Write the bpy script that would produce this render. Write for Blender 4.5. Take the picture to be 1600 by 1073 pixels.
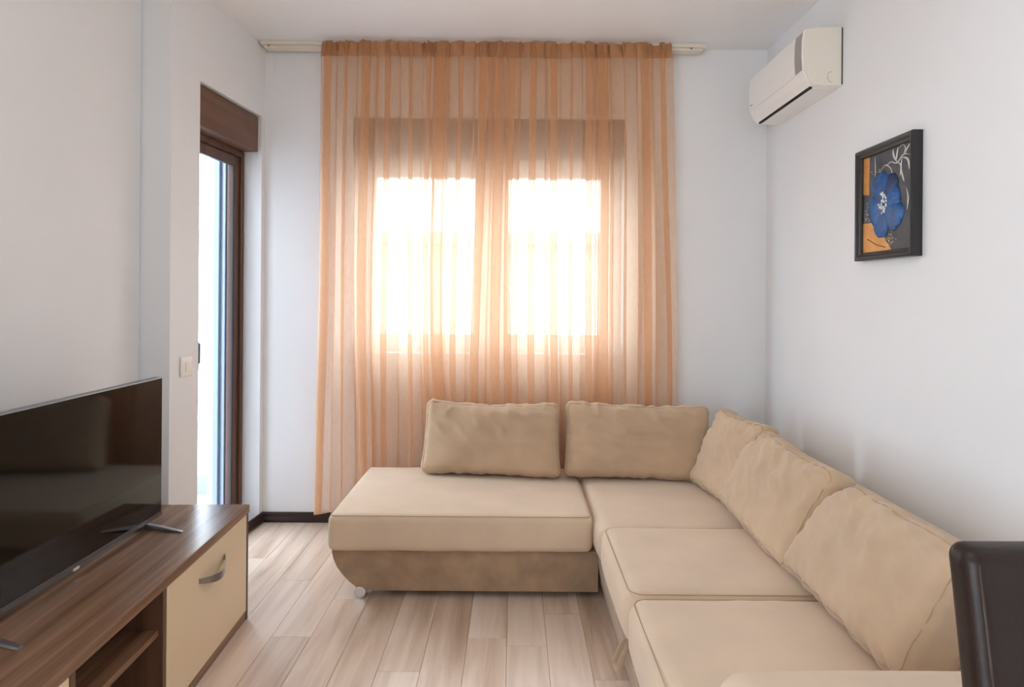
import bpy, bmesh, math, random
from mathutils import Vector, Matrix, noise
R = math.radians
for o in list(bpy.data.objects): bpy.data.objects.remove(o)
S = bpy.context.scene
COL = S.collection

# ------------------------------------------------------------ camera
cd = bpy.data.cameras.new('camera'); cam = bpy.data.objects.new('camera', cd); COL.objects.link(cam)
cd.sensor_width = 36; cd.lens = 36 * 1000 / 1600; cd.clip_start = .02; cd.clip_end = 300
cd.shift_x = -3 / 1600; cd.shift_y = -74.5 / 1600
cam.matrix_world = Matrix.Translation((0, 0, 1.3)) @ Matrix.Rotation(R(90), 4, 'X') @ Matrix.Rotation(.0075, 4, 'Z')
S.camera = cam
# ------------------------------------------------------------ world, lights, exposure
SKY = 7.6
FILL_GLOW = 5.4  # emission of the added fill globe
w = bpy.data.worlds.new('overcast_sky'); S.world = w; w.use_nodes = True
nt = w.node_tree; bg = nt.nodes['Background']
tc = nt.nodes.new('ShaderNodeTexCoord'); nz = nt.nodes.new('ShaderNodeTexNoise'); cr = nt.nodes.new('ShaderNodeValToRGB')
nz.inputs['Scale'].default_value = 1.6
nt.links.new(tc.outputs['Generated'], nz.inputs['Vector']); nt.links.new(nz.outputs['Fac'], cr.inputs['Fac'])
cr.color_ramp.elements[0].color = (.76, .87, 1, 1); cr.color_ramp.elements[1].color = (.88, .94, 1, 1)
nt.links.new(cr.outputs['Color'], bg.inputs['Color'])
bg.inputs['Strength'].default_value = SKY
S.view_settings.view_transform = 'Standard'; S.view_settings.look = 'None'
S.view_settings.exposure = 0.60; S.view_settings.gamma = 1.0; S.view_settings.use_curve_mapping = False
try:
    S.cycles.use_denoising = True
    S.cycles.max_bounces = 14; S.cycles.diffuse_bounces = 8; S.cycles.glossy_bounces = 5
    S.cycles.transmission_bounces = 10; S.cycles.transparent_max_bounces = 32
    S.cycles.sample_clamp_indirect = 8; S.cycles.caustics_reflective = False; S.cycles.caustics_refractive = False
except Exception: pass

def area(name, loc, rot, sx, sy, power, color, portal=False, shape='RECTANGLE'):
    l = bpy.data.lights.new(name, 'AREA'); l.shape = shape; l.size = sx; l.size_y = sy
    l.energy = power; l.color = color
    if portal: l.cycles.is_portal = True
    o = bpy.data.objects.new(name, l); COL.objects.link(o); o.location = loc; o.rotation_euler = rot
    return o
area('window_portal', (-.15, 3.90, 1.63), (R(-90), 0, 0), 1.56, 1.38, 1, (1, 1, 1), True)
area('door_portal', (-1.74, 3.35, 1.15), (0, R(-90), R(-5)), 2.3, .62, 1, (1, 1, 1), True)
area('side_window_portal', (-1.93, -1.15, 1.35), (0, R(-90), 0), 2.3, 1.5, 1, (1, 1, 1), True)

# ------------------------------------------------------------ helpers
def lin(c):
    return tuple(((x / 255) / 12.92 if x / 255 <= .04045 else ((x / 255 + .055) / 1.055) ** 2.4) for x in c)
def new_mat(name):
    m = bpy.data.materials.new(name); m.use_nodes = True
    n = m.node_tree; b = n.nodes['Principled BSDF']
    return m, n, b
def mat(name, rgb, rough=.5, metal=0, spec=.5, var=.04, scale=8, bump=0, bscale=60, sheen=0, coat=0, stretch=(1, 1, 1)):
    m, n, b = new_mat(name)
    c = lin(rgb)
    t = n.nodes.new('ShaderNodeTexCoord'); mp = n.nodes.new('ShaderNodeMapping'); mp.inputs['Scale'].default_value = stretch
    z = n.nodes.new('ShaderNodeTexNoise'); z.inputs['Scale'].default_value = scale; z.inputs['Detail'].default_value = 5
    r = n.nodes.new('ShaderNodeValToRGB')
    n.links.new(t.outputs['Object'], mp.inputs['Vector']); n.links.new(mp.outputs['Vector'], z.inputs['Vector']); n.links.new(z.outputs['Fac'], r.inputs['Fac'])
    r.color_ramp.elements[0].position = .3; r.color_ramp.elements[1].position = .7
    r.color_ramp.elements[0].color = tuple(max(0, x * (1 - var)) for x in c) + (1,)
    r.color_ramp.elements[1].color = tuple(min(1, x * (1 + var)) for x in c) + (1,)
    n.links.new(r.outputs['Color'], b.inputs['Base Color'])
    b.inputs['Roughness'].default_value = rough; b.inputs['Metallic'].default_value = metal
    b.inputs['Specular IOR Level'].default_value = spec
    if sheen:
        b.inputs['Sheen Weight'].default_value = sheen; b.inputs['Sheen Roughness'].default_value = .75
        b.inputs['Sheen Tint'].default_value = (1, .95, .88, 1)
    if coat: b.inputs['Coat Weight'].default_value = coat
    if bump:
        z2 = n.nodes.new('ShaderNodeTexNoise'); z2.inputs['Scale'].default_value = bscale; z2.inputs['Detail'].default_value = 4
        n.links.new(t.outputs['Object'], z2.inputs['Vector'])
        bp = n.nodes.new('ShaderNodeBump'); bp.inputs['Strength'].default_value = bump; bp.inputs['Distance'].default_value = .004
        n.links.new(z2.outputs['Fac'], bp.inputs['Height']); n.links.new(bp.outputs['Normal'], b.inputs['Normal'])
    return m
def wood(name, stops, rough=.4, axis=1, across=22, along=.9, bump=.05, plank=False, spec=.5):
    m, n, b = new_mat(name)
    t = n.nodes.new('ShaderNodeTexCoord'); mp = n.nodes.new('ShaderNodeMapping')
    sc = [across] * 3; sc[axis] = along; mp.inputs['Scale'].default_value = sc
    n.links.new(t.outputs['Object'], mp.inputs['Vector'])
    vec = mp.outputs['Vector']
    if plank:
        at = n.nodes.new('ShaderNodeAttribute'); at.attribute_name = 'plank'
        ml = n.nodes.new('ShaderNodeMath'); ml.operation = 'MULTIPLY'; ml.inputs[1].default_value = 37
        n.links.new(at.outputs['Fac'], ml.inputs[0])
        cb = n.nodes.new('ShaderNodeCombineXYZ'); n.links.new(ml.outputs[0], cb.inputs[2]); n.links.new(ml.outputs[0], cb.inputs[1])
        ad = n.nodes.new('ShaderNodeVectorMath'); ad.operation = 'ADD'
        n.links.new(vec, ad.inputs[0]); n.links.new(cb.outputs[0], ad.inputs[1]); vec = ad.outputs[0]
    z = n.nodes.new('ShaderNodeTexNoise'); z.inputs['Scale'].default_value = 1; z.inputs['Detail'].default_value = 8; z.inputs['Distortion'].default_value = .9
    z.inputs['Roughness'].default_value = .6
    n.links.new(vec, z.inputs['Vector'])
    z3 = n.nodes.new('ShaderNodeTexNoise'); z3.inputs['Scale'].default_value = .22; z3.inputs['Detail'].default_value = 4; z3.inputs['Distortion'].default_value = 1.5
    n.links.new(vec, z3.inputs['Vector'])
    mx = n.nodes.new('ShaderNodeMath'); mx.operation = 'ADD'
    h1 = n.nodes.new('ShaderNodeMath'); h1.operation = 'MULTIPLY'; h1.inputs[1].default_value = .5
    h2 = n.nodes.new('ShaderNodeMath'); h2.operation = 'MULTIPLY'; h2.inputs[1].default_value = .5
    n.links.new(z.outputs['Fac'], h1.inputs[0]); n.links.new(z3.outputs['Fac'], h2.inputs[0])
    n.links.new(h1.outputs[0], mx.inputs[0]); n.links.new(h2.outputs[0], mx.inputs[1])
    src = mx.outputs[0]
    if plank:
        sb = n.nodes.new('ShaderNodeMath'); sb.operation = 'MULTIPLY_ADD'; sb.inputs[1].default_value = .10; sb.inputs[2].default_value = -.05
        n.links.new(at.outputs['Fac'], sb.inputs[0])
        a2 = n.nodes.new('ShaderNodeMath'); a2.operation = 'ADD'; n.links.new(src, a2.inputs[0]); n.links.new(sb.outputs[0], a2.inputs[1]); src = a2.outputs[0]
    r = n.nodes.new('ShaderNodeValToRGB'); n.links.new(src, r.inputs['Fac'])
    while len(r.color_ramp.elements) < len(stops): r.color_ramp.elements.new(.5)
    for e, (p, c) in zip(r.color_ramp.elements, stops): e.position = p; e.color = lin(c) + (1,)
    n.links.new(r.outputs['Color'], b.inputs['Base Color'])
    b.inputs['Roughness'].default_value = rough; b.inputs['Specular IOR Level'].default_value = spec
    bp = n.nodes.new('ShaderNodeBump'); bp.inputs['Strength'].default_value = bump; bp.inputs['Distance'].default_value = .002
    n.links.new(z.outputs['Fac'], bp.inputs['Height']); n.links.new(bp.outputs['Normal'], b.inputs['Normal'])
    return m
def glass(name, tint=(1, 1, 1)):
    m, n, b = new_mat(name); out = n.nodes['Material Output']; n.nodes.remove(b)
    tr = n.nodes.new('ShaderNodeBsdfTransparent'); tr.inputs['Color'].default_value = tint + (1,)
    gl = n.nodes.new('ShaderNodeBsdfGlossy'); gl.inputs['Roughness'].default_value = .01
    fr = n.nodes.new('ShaderNodeFresnel'); fr.inputs['IOR'].default_value = 1.35
    mx = n.nodes.new('ShaderNodeMixShader')
    ge = n.nodes.new('ShaderNodeNewGeometry'); sb = n.nodes.new('ShaderNodeMath'); sb.operation = 'SUBTRACT'; sb.inputs[0].default_value = 1
    ml = n.nodes.new('ShaderNodeMath'); ml.operation = 'MULTIPLY'
    n.links.new(ge.outputs['Backfacing'], sb.inputs[1]); n.links.new(sb.outputs[0], ml.inputs[0]); n.links.new(fr.outputs[0], ml.inputs[1])
    n.links.new(ml.outputs[0], mx.inputs[0]); n.links.new(tr.outputs[0], mx.inputs[1]); n.links.new(gl.outputs[0], mx.inputs[2])
    n.links.new(mx.outputs[0], out.inputs['Surface'])
    return m
def sheer(name, rgb, opacity, trans=.5, tcol=None):
    m, n, b = new_mat(name); out = n.nodes['Material Output']; n.nodes.remove(b)
    t = n.nodes.new('ShaderNodeTexCoord'); wv = n.nodes.new('ShaderNodeTexNoise'); wv.inputs['Scale'].default_value = 90; wv.inputs['Detail'].default_value = 2
    mp = n.nodes.new('ShaderNodeMapping'); mp.inputs['Scale'].default_value = (1, 1, .25)
    n.links.new(t.outputs['Object'], mp.inputs['Vector']); n.links.new(mp.outputs['Vector'], wv.inputs['Vector'])
    mr = n.nodes.new('ShaderNodeMapRange'); mr.inputs['To Min'].default_value = opacity - .05; mr.inputs['To Max'].default_value = opacity + .05
    n.links.new(wv.outputs['Fac'], mr.inputs['Value'])
    c = lin(rgb) + (1,); c2 = lin(tcol or rgb) + (1,)
    df = n.nodes.new('ShaderNodeBsdfDiffuse'); df.inputs['Color'].default_value = c
    tl = n.nodes.new('ShaderNodeBsdfTranslucent'); tl.inputs['Color'].default_value = c2
    m1 = n.nodes.new('ShaderNodeMixShader'); m1.inputs[0].default_value = trans
    n.links.new(df.outputs[0], m1.inputs[1]); n.links.new(tl.outputs[0], m1.inputs[2])
    tr = n.nodes.new('ShaderNodeBsdfTransparent'); tr.inputs['Color'].default_value = (1, .985, .97, 1)
    m2 = n.nodes.new('ShaderNodeMixShader')
    n.links.new(mr.outputs[0], m2.inputs[0]); n.links.new(tr.outputs[0], m2.inputs[1]); n.links.new(m1.outputs[0], m2.inputs[2])
    n.links.new(m2.outputs[0], out.inputs['Surface'])
    return m

M = {}
M['wall'] = mat('wall_paint', (229, 230, 231), .85, spec=.2, var=.012, scale=3, bump=.06, bscale=240)
M['ceiling'] = mat('ceiling_paint', (236, 236, 236), .9, spec=.15, var=.01, scale=2)
M['floor'] = wood('oak_laminate', [(.30, (152, 124, 101)), (.43, (198, 174, 153)), (.54, (219, 199, 181)), (.70, (231, 216, 202))], .31, 1, 16, 1.1, .03, True)
M['floor'].node_tree.nodes['Principled BSDF'].inputs['Coat Weight'].default_value = 1
M['floor'].node_tree.nodes['Principled BSDF'].inputs['Coat Roughness'].default_value = .28
M['walnut'] = wood('walnut_veneer', [(.34, (70, 46, 32)), (.46, (112, 80, 58)), (.56, (140, 106, 82)), (.70, (160, 128, 104))], .24, 1, 22, .7, .03)
M['walnut_v'] = wood('walnut_veneer_upright', [(.32, (60, 40, 29)), (.5, (98, 69, 51)), (.75, (125, 94, 73))], .38, 2, 26, .8, .03)
M['door_wood'] = wood('brown_foil_profile', [(.3, (66, 42, 32)), (.5, (92, 62, 47)), (.75, (112, 80, 62))], .42, 2, 30, .7, .04)
M['box_wood'] = wood('brown_foil_box', [(.3, (84, 54, 38)), (.5, (108, 74, 55)), (.75, (124, 88, 68))], .42, 1, 20, .6, .04)
M['box_wood_x'] = wood('brown_foil_box_long', [(.3, (84, 54, 38)), (.5, (104, 72, 53)), (.75, (120, 86, 66))], .42, 0, 20, .6, .04)
M['base'] = wood('dark_skirting', [(.3, (40, 26, 23)), (.6, (56, 40, 36)), (.8, (70, 52, 46))], .3, 0, 20, .8, .02)
M['cream'] = mat('cream_lacquer', (226, 205, 172), .28, var=.01)
M['metal'] = mat('brushed_metal', (178, 178, 180), .28, 1, var=.05, scale=40)
M['metal_dark'] = mat('dark_metal', (118, 121, 126), .32, 1, var=.05, scale=40)
M['chrome'] = mat('chrome', (205, 203, 200), .22, .85, var=.03)
M['screen'] = mat('screen_glass', (6, 5, 5), .07, spec=.38, var=.02)
M['tv_black'] = mat('tv_plastic', (22, 22, 24), .4)
M['ac'] = mat('ac_plastic', (238, 236, 232), .45, var=.01)
M['ac_side'] = mat('ac_side_plastic', (229, 222, 209), .5, var=.01)
M['ac_grey'] = mat('ac_grey_panel', (160, 155, 151), .5, var=.03)
M['black'] = mat('black_gap', (16, 13, 12), .7)
M['white_pvc_and_haze'] = mat('white_pvc_and_haze', (236, 236, 236), .35, var=.01)  # on the window frames this white stands in for haze
M['switch'] = mat('switch_plastic', (236, 233, 226), .35, var=.01)
M['glass'] = glass('window_glass', (.96, .98, .99))
M['rail'] = mat('rail_plastic', (222, 214, 200), .45, var=.01)
M['gasket'] = mat('rubber_gasket', (44, 50, 58), .5)
M['alu'] = mat('blue_grey_aluminium', (150, 166, 184), .35, .15, var=.03)
M['alu_light'] = mat('light_grey_aluminium', (196, 206, 214), .35, .1, var=.03)
M['seat'] = mat('beige_microfibre', (203, 179, 152), .82, spec=.25, var=.07, scale=5, bump=.12, bscale=30, sheen=.35)
M['pillow'] = mat('beige_microfibre_pillow', (182, 154, 124), .82, spec=.25, var=.08, scale=6, bump=.12, bscale=26, sheen=.3)
M['suede'] = mat('brown_suede', (152, 124, 96), .88, spec=.2, var=.2, scale=14, bump=.2, bscale=40, sheen=.3)
M['seam'] = mat('seam_thread', (176, 148, 118), .85, var=.05)
M['leather'] = mat('dark_brown_leather', (38, 26, 21), .40, spec=.3, var=.12, scale=20, bump=.12, bscale=160)
M['stitch'] = mat('leather_piping', (62, 46, 38), .4)
M['leg_wood'] = wood('dark_chair_leg', [(.3, (34, 22, 18)), (.7, (56, 38, 30))], .35, 2, 20, .8)
M['curtain'] = sheer('sheer_peach_voile', (212, 162, 119), .62, .54, (252, 229, 205))
M['curtain_top'] = sheer('gathered_voile_heading', (198, 148, 108), .93, .35)
M['frame_black'] = mat('picture_frame_lacquer', (40, 38, 38), .3, var=.1, scale=30)
M['canvas'] = mat('painted_canvas', (70, 72, 77), .5, var=.45, scale=14, bump=.3, bscale=60)
M['gold'] = mat('gold_leaf', (206, 148, 84), .38, .45, var=.15, scale=18, bump=.2)
M['gold_pale'] = mat('pale_gold_fleck', (214, 188, 148), .4, .3, var=.15, scale=30)
M['petal'] = mat('blue_petal_enamel', (20, 82, 142), .38, var=.45, scale=26, bump=.5, bscale=70)
M['petal_dark'] = mat('dark_blue_petal', (20, 48, 92), .4, var=.4, scale=26, bump=.5, bscale=70)
M['silver'] = mat('silver_bead', (226, 222, 214), .3, .3, var=.1)
M['facade'] = mat('pale_render', (226, 224, 220), .9, var=.03)
M['facade2'] = mat('grey_render', (196, 195, 198), .9, var=.04)
M['tile'] = mat('balcony_tile', (182, 190, 200), .35, var=.05)
M['asphalt'] = mat('paving', (150, 150, 150), .9, var=.1)
M['parapet'] = mat('parapet_paint', (206, 204, 208), .8, var=.02)
M['skirt_tile'] = mat('grey_skirting_tile', (150, 154, 162), .5, var=.03)
M['opal'] = mat('opal_glass', (240, 236, 228), .3)

def link(name, me, m=None, parent=None):
    o = bpy.data.objects.new(name, me); COL.objects.link(o)
    if m is not None:
        for x in (m if isinstance(m, (list, tuple)) else [m]): me.materials.append(M[x] if isinstance(x, str) else x)
    if parent: o.parent = parent
    return o
def tag(o, label=None, cat=None, group=None, kind=None):
    if label: o['label'] = label
    if cat: o['category'] = cat
    if group: o['group'] = group
    if kind: o['kind'] = kind
    return o
def empty(name, loc=(0, 0, 0), rot=(0, 0, 0)):
    o = bpy.data.objects.new(name, None); COL.objects.link(o); o.location = loc; o.rotation_euler = rot
    o.empty_display_size = .05
    return o
class MB:
    def __init__(s): s.bm = bmesh.new()
    def box(s, a, b, bev=0, mi=0, seg=2):
        t = bmesh.new()
        bmesh.ops.create_cube(t, size=1)
        for v in t.verts: v.co = Vector([(a[i] + b[i]) / 2 + v.co[i] * abs(b[i] - a[i]) for i in range(3)])
        if bev: bmesh.ops.bevel(t, geom=t.edges[:], offset=bev, segments=seg, affect='EDGES', profile=.5)
        s._add(t, mi); return s
    def _add(s, t, mi=0, M4=None):
        if M4 is not None: bmesh.ops.transform(t, matrix=M4, verts=t.verts)
        for f in t.faces: f.material_index = mi
        me = bpy.data.meshes.new('t'); t.to_mesh(me); t.free(); s.bm.from_mesh(me); bpy.data.meshes.remove(me)
    def cyl(s, p, q, r, r2=None, n=24, mi=0):
        p = Vector(p); q = Vector(q); d = q - p; t = bmesh.new()
        bmesh.ops.create_cone(t, cap_ends=True, segments=n, radius1=r, radius2=r if r2 is None else r2, depth=d.length)
        s._add(t, mi, Matrix.Translation((p + q) / 2) @ d.to_track_quat('Z', 'Y').to_matrix().to_4x4()); return s
    def sphere(s, c, r, sc=(1, 1, 1), mi=0, n=12):
        t = bmesh.new(); bmesh.ops.create_uvsphere(t, u_segments=n * 2, v_segments=n, radius=r)
        s._add(t, mi, Matrix.Translation(c) @ Matrix.Diagonal((sc[0], sc[1], sc[2], 1))); return s
    def prism(s, pts, axis, a, b, bev=0, mi=0):
        # pts: 2-D outline; axis 0/1/2 extruded from a to b
        t = bmesh.new()
        def P(p, k):
            l = [p[0], p[1]]; l.insert(axis, k); return l
        v1 = [t.verts.new(P(p, a)) for p in pts]; v2 = [t.verts.new(P(p, b)) for p in pts]
        t.faces.new(v1); t.faces.new(v2[::-1]); n = len(pts)
        for i in range(n): t.faces.new((v1[i], v2[i], v2[(i + 1) % n], v1[(i + 1) % n]))
        bmesh.ops.recalc_face_normals(t, faces=t.faces)
        if bev: bmesh.ops.bevel(t, geom=t.edges[:], offset=bev, segments=2, affect='EDGES', profile=.5)
        s._add(t, mi); return s
    def tube(s, pts, r, n=8, closed=False, mi=0, flat=1.0):
        pts = [Vector(p) for p in pts]; N = len(pts); rings = []; bm = s.bm
        prev = None
        for i, p in enumerate(pts):
            a = pts[(i - 1) % N] if closed or i > 0 else p; b = pts[(i + 1) % N] if closed or i < N - 1 else p
            d = (b - a).normalized()
            if prev is None:
                up = Vector((0, 0, 1)) if abs(d.z) < .9 else Vector((1, 0, 0)); x = d.cross(up).normalized()
            else:
                x = (prev - d * prev.dot(d)).normalized()
            prev = x; y = d.cross(x); rr = r[i] if isinstance(r, (list, tuple)) else r
            rings.append([bm.verts.new(p + x * math.cos(2 * math.pi * k / n) * rr + y * math.sin(2 * math.pi * k / n) * rr * flat) for k in range(n)])
        for i in range(N if closed else N - 1):
            A, B = rings[i], rings[(i + 1) % N]
            for k in range(n):
                f = bm.faces.new((A[k], A[(k + 1) % n], B[(k + 1) % n], B[k])); f.material_index = mi
        if not closed:
            bm.faces.new(rings[0][::-1]); bm.faces.new(rings[-1])
        return s
    def build(s, name, m, parent=None, smooth=None):
        bmesh.ops.recalc_face_normals(s.bm, faces=s.bm.faces)
        me = bpy.data.meshes.new(name); s.bm.to_mesh(me); s.bm.free()
        if smooth is not None:
            for p in me.polygons: p.use_smooth = True
            try: me.set_sharp_from_angle(angle=R(smooth))
            except Exception: pass
        return link(name, me, m, parent)

def softbox(size, r, step=.02, fn=None):
    """rounded box with a dense even skin, centred on x,y and standing on z=0; fn(p, q) moves a point (q = unit-cube place)"""
    L = [x / 2 for x in size]
    axes = []
    for i in range(3):
        inner = L[i] - r; n = max(2, int(2 * inner / step)); k = max(3, int(r * 1.57 / step))
        c = [-inner + 2 * inner * j / n for j in range(n + 1)]
        e = [inner + r * math.tan((j + 1) / k * math.pi / 4) for j in range(k)]
        axes.append([-x for x in e[::-1]] + c + e)
    vs = {}; bm = bmesh.new()
    def V(i, j, k):
        if (i, j, k) not in vs:
            p = Vector((axes[0][i], axes[1][j], axes[2][k]))
            q = Vector([max(-(L[a] - r), min(L[a] - r, p[a])) for a in range(3)])
            d = p - q; pos = q + (d.normalized() * r if d.length > 1e-9 else d)
            u = Vector([pos[a] / L[a] for a in range(3)])
            if fn: pos = fn(pos, u)
            pos = Vector(pos); pos.z += L[2]
            vs[(i, j, k)] = bm.verts.new(pos)
        return vs[(i, j, k)]
    n = [len(a) - 1 for a in axes]
    for a in range(3):
        b, c = (a + 1) % 3, (a + 2) % 3
        for side in (0, n[a]):
            for j in range(n[b]):
                for k in range(n[c]):
                    q = []
                    for dj, dk in ((0, 0), (1, 0), (1, 1), (0, 1)):
                        idx = [0, 0, 0]; idx[a] = side; idx[b] = j + dj; idx[c] = k + dk; q.append(V(*idx))
                    bm.faces.new(q if side else q[::-1])
    return bm
def bm_obj(name, bm, m, parent=None, smooth=True):
    bmesh.ops.recalc_face_normals(bm, faces=bm.faces)
    me = bpy.data.meshes.new(name); bm.to_mesh(me); bm.free()
    if smooth:
        for p in me.polygons: p.use_smooth = True
    return link(name, me, m, parent)
def nz3(x, y, z, s=0): return noise.noise(Vector((x, y, z + s * 13.7)))

# ============================================================ THE ROOM
XL, XR, YB, YF, H = -1.641, 1.44, 3.66, -3.0, 2.715
# --- floor planks: one mesh, each board its own faces
bm = bmesh.new(); lay = bm.faces.layers.float.new('plank_f')
rnd = random.Random(4); PW = .149; G = .0011
joint = {-9: 3.15, -7: 2.91, -6: 2.43, -5: 2.73, -3: 2.21, -1: 2.43, 1: 2.62, 2: 2.17}
vals = []
for k in range(-14, 11):
    xa = -.017 + PW * k; xb = xa + PW
    if xb < -1.95 or xa > 1.6: continue
    off = joint.get(k, 2.3 + rnd.random() * 1.8); LB = 1.85
    y = off - LB * 5
    while y < 3.9:
        ya, yb = max(y, YF - .1), min(y + LB, 3.95); y += LB
        if yb <= ya: continue
        v = rnd.random()
        top = [bm.verts.new(c) for c in ((xa + G, ya + G, 0), (xb - G, ya + G, 0), (xb - G, yb - G, 0), (xa + G, yb - G, 0))]
        low = [bm.verts.new(c) for c in ((xa, ya, -.003), (xb, ya, -.003), (xb, yb, -.003), (xa, yb, -.003))]
        fs = [bm.faces.new(top)] + [bm.faces.new((low[i], low[(i + 1) % 4], top[(i + 1) % 4], top[i])) for i in range(4)]
        for f in fs: f[lay] = v
me = bpy.data.meshes.new('floor'); bm.to_mesh(me); bm.free()
src = me.attributes['plank_f']; vv = [d.value for d in src.data]
at = me.attributes.new('plank', 'FLOAT', 'FACE')
src = me.attributes['plank_f']
for i, x in enumerate(vv): me.attributes['plank'].data[i].value = x
tag(link('floor', me, 'floor'), 'light oak laminate floor in long staggered boards', kind='structure')

def slab(name, boxes, m, label):
    b = MB()
    for a, c in boxes: b.box(a, c)
    return tag(b.build(name, m), label, kind='structure')
slab('ceiling', [((-1.95, YF - .2, H), (1.62, YB + .27, H + .15))], 'ceiling', 'plain white ceiling')
slab('wall_right', [((XR, YF - .2, -.1), (XR + .18, YB + .27, H))], 'wall', 'white wall behind the sofa with the painting and air conditioner')
WX0, WX1, WZ0, WZ1 = -.925, .625, .958, 2.312
slab('wall_back', [((-1.44, YB, -.1), (WX0, YB + .27, H)), ((WX1, YB, -.1), (XR, YB + .27, H)),
                   ((WX0, YB, -.1), (WX1, YB + .27, WZ0)), ((WX0, YB, WZ1), (WX1, YB + .27, H))], 'wall', 'white window wall behind the curtains')
slab('wall_left', [((XL - .3, YF - .2, -.1), (XL, -1.9, H)), ((XL - .3, -.4, -.1), (XL, 2.803, H)), ((XL - .3, -1.9, -.1), (XL, -.4, .12)), ((XL - .3, -1.9, 2.5), (XL, -.4, H))], 'wall', 'white wall behind the television')
slab('wall_front', [((XL, YF - .2, -.1), (XR, YF, H))], 'wall', 'white wall behind the camera')
# balcony-door wall, slightly skewed: local frame, +y away from the camera, -x outdoors
def skew(o): o.location = (-1.43, YB, 0); o.rotation_euler = (0, 0, TH); return o
# direction of wall is (0.087,1): a turn of -atan(.087) about z
TH = -math.atan(.087)
S0, S1, ZD = -.645, -.038, 2.302; T = .27
b = MB()
b.box((-T, -.863, -.1), (0, S0, H)); b.box((-T, S0, ZD), (0, S1, H)); b.box((-T, S1, -.1), (0, .28, H)); b.box((-T, S0, -.1), (0, S1, .02))
skew(tag(b.build('wall_balcony_side', 'wall'), 'white wall with the balcony door', kind='structure'))

# --- baseboards with a moulded profile
def base_profile(): return [(0, 0), (.016, 0), (.018, .012), (.012, .030), (.010, .045), (.007, .055), (0, .056)]
def baseboard(name, a, b_, label):
    a = Vector(a); b_ = Vector(b_); d = (b_ - a).normalized(); nrm = Vector((d.y, -d.x, 0)); bm = bmesh.new(); pr = base_profile()
    A = [bm.verts.new(a + nrm * p[0] + Vector((0, 0, p[1]))) for p in pr]; B = [bm.verts.new(b_ + nrm * p[0] + Vector((0, 0, p[1]))) for p in pr]
    bm.faces.new(A); bm.faces.new(B[::-1])
    for i in range(len(pr)): bm.faces.new((A[i], B[i], B[(i + 1) % len(pr)], A[(i + 1) % len(pr)]))
    tag(bm_obj(name, bm, 'base', smooth=False), label, kind='structure')
baseboard('baseboard_back', (-1.43, YB - .0005, 0), (XR, YB - .0005, 0), 'dark brown skirting under the window wall')
dv = Vector((math.sin(-TH), math.cos(TH), 0))
def wl(s, d=0, z=0):
    n_ = Vector((math.cos(TH), math.sin(TH), 0)); return Vector((-1.43, YB, z)) + dv * s - n_ * d
baseboard('baseboard_balcony_side', wl(-.86, -.0005), wl(-.002, -.0005), 'dark brown skirting and threshold under the balcony door')
baseboard('baseboard_right', (XR - .0005, YB, 0), (XR - .0005, YF, 0), 'dark brown skirting behind the sofa')
baseboard('baseboard_left', (XL + .0005, YF, 0), (XL + .0005, 2.8, 0), 'dark brown skirting behind the television cabinet')

# --- window_1 (sashes deep in the opening, coloured white to mimic haze, brown shutter box on top)
win = tag(empty('window_1', ((WX0 + WX1) / 2, YB + .12, WZ0)), 'wide two-sash window, its frames whitened to mimic haze, under a brown roller shutter box', kind='structure')
wx0, wx1 = WX0 - (WX0 + WX1) / 2, WX1 - (WX0 + WX1) / 2; hz = 2.105 - WZ0
def frame_mb(x0, x1, z0, z1, w_, y0, y1, mb=None, bev=.004):
    mb = mb or MB()
    mb.box((x0, y0, z0), (x0 + w_, y1, z1), bev); mb.box((x1 - w_, y0, z0), (x1, y1, z1), bev)
    mb.box((x0 + w_, y0, z0), (x1 - w_, y1, z0 + w_), bev); mb.box((x0 + w_, y0, z1 - w_), (x1 - w_, y1, z1), bev); return mb
f = frame_mb(wx0 + .001, wx1 - .001, .001, hz, .045, .0, .07); xm = -.136 - (WX0 + WX1) / 2
f.box((xm - .03, .001, .045), (xm + .03, .069, hz - .045), .003)
f.build('window_frame', 'white_pvc_and_haze', win)
for a, c in ((wx0 + .046, xm - .031), (xm + .031, wx1 - .046)):
    s_ = frame_mb(a, c, .046, hz - .046, .068, -.012, .05).build('sash', 'white_pvc_and_haze', win)
    MB().box((a + .06, .012, .106), (c - .06, .028, hz - .106)).build('pane', 'glass', s_)
h_ = MB().box((xm + .05, -.03, .46), (xm + .078, -.012, .53), .004).box((xm + .055, -.05, .40), (xm + .073, -.03, .52), .005).build('window_handle', 'white_pvc_and_haze', win)
MB().box((wx0 + .001, -.118, hz + .002), (wx1 - .001, .06, WZ1 - WZ0 - .001), .003).build('shutter_box', 'box_wood_x', win)
MB().box((wx0 - .03, -.15, -.0005), (wx1 + .03, -.001, .02), .004).build('window_sill', 'white_pvc_and_haze', win) if False else None
MB().box((wx0 + .001, -.118, .0005), (wx1 - .001, -.001, .012), .003).build('window_sill', 'white_pvc_and_haze', win)

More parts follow.
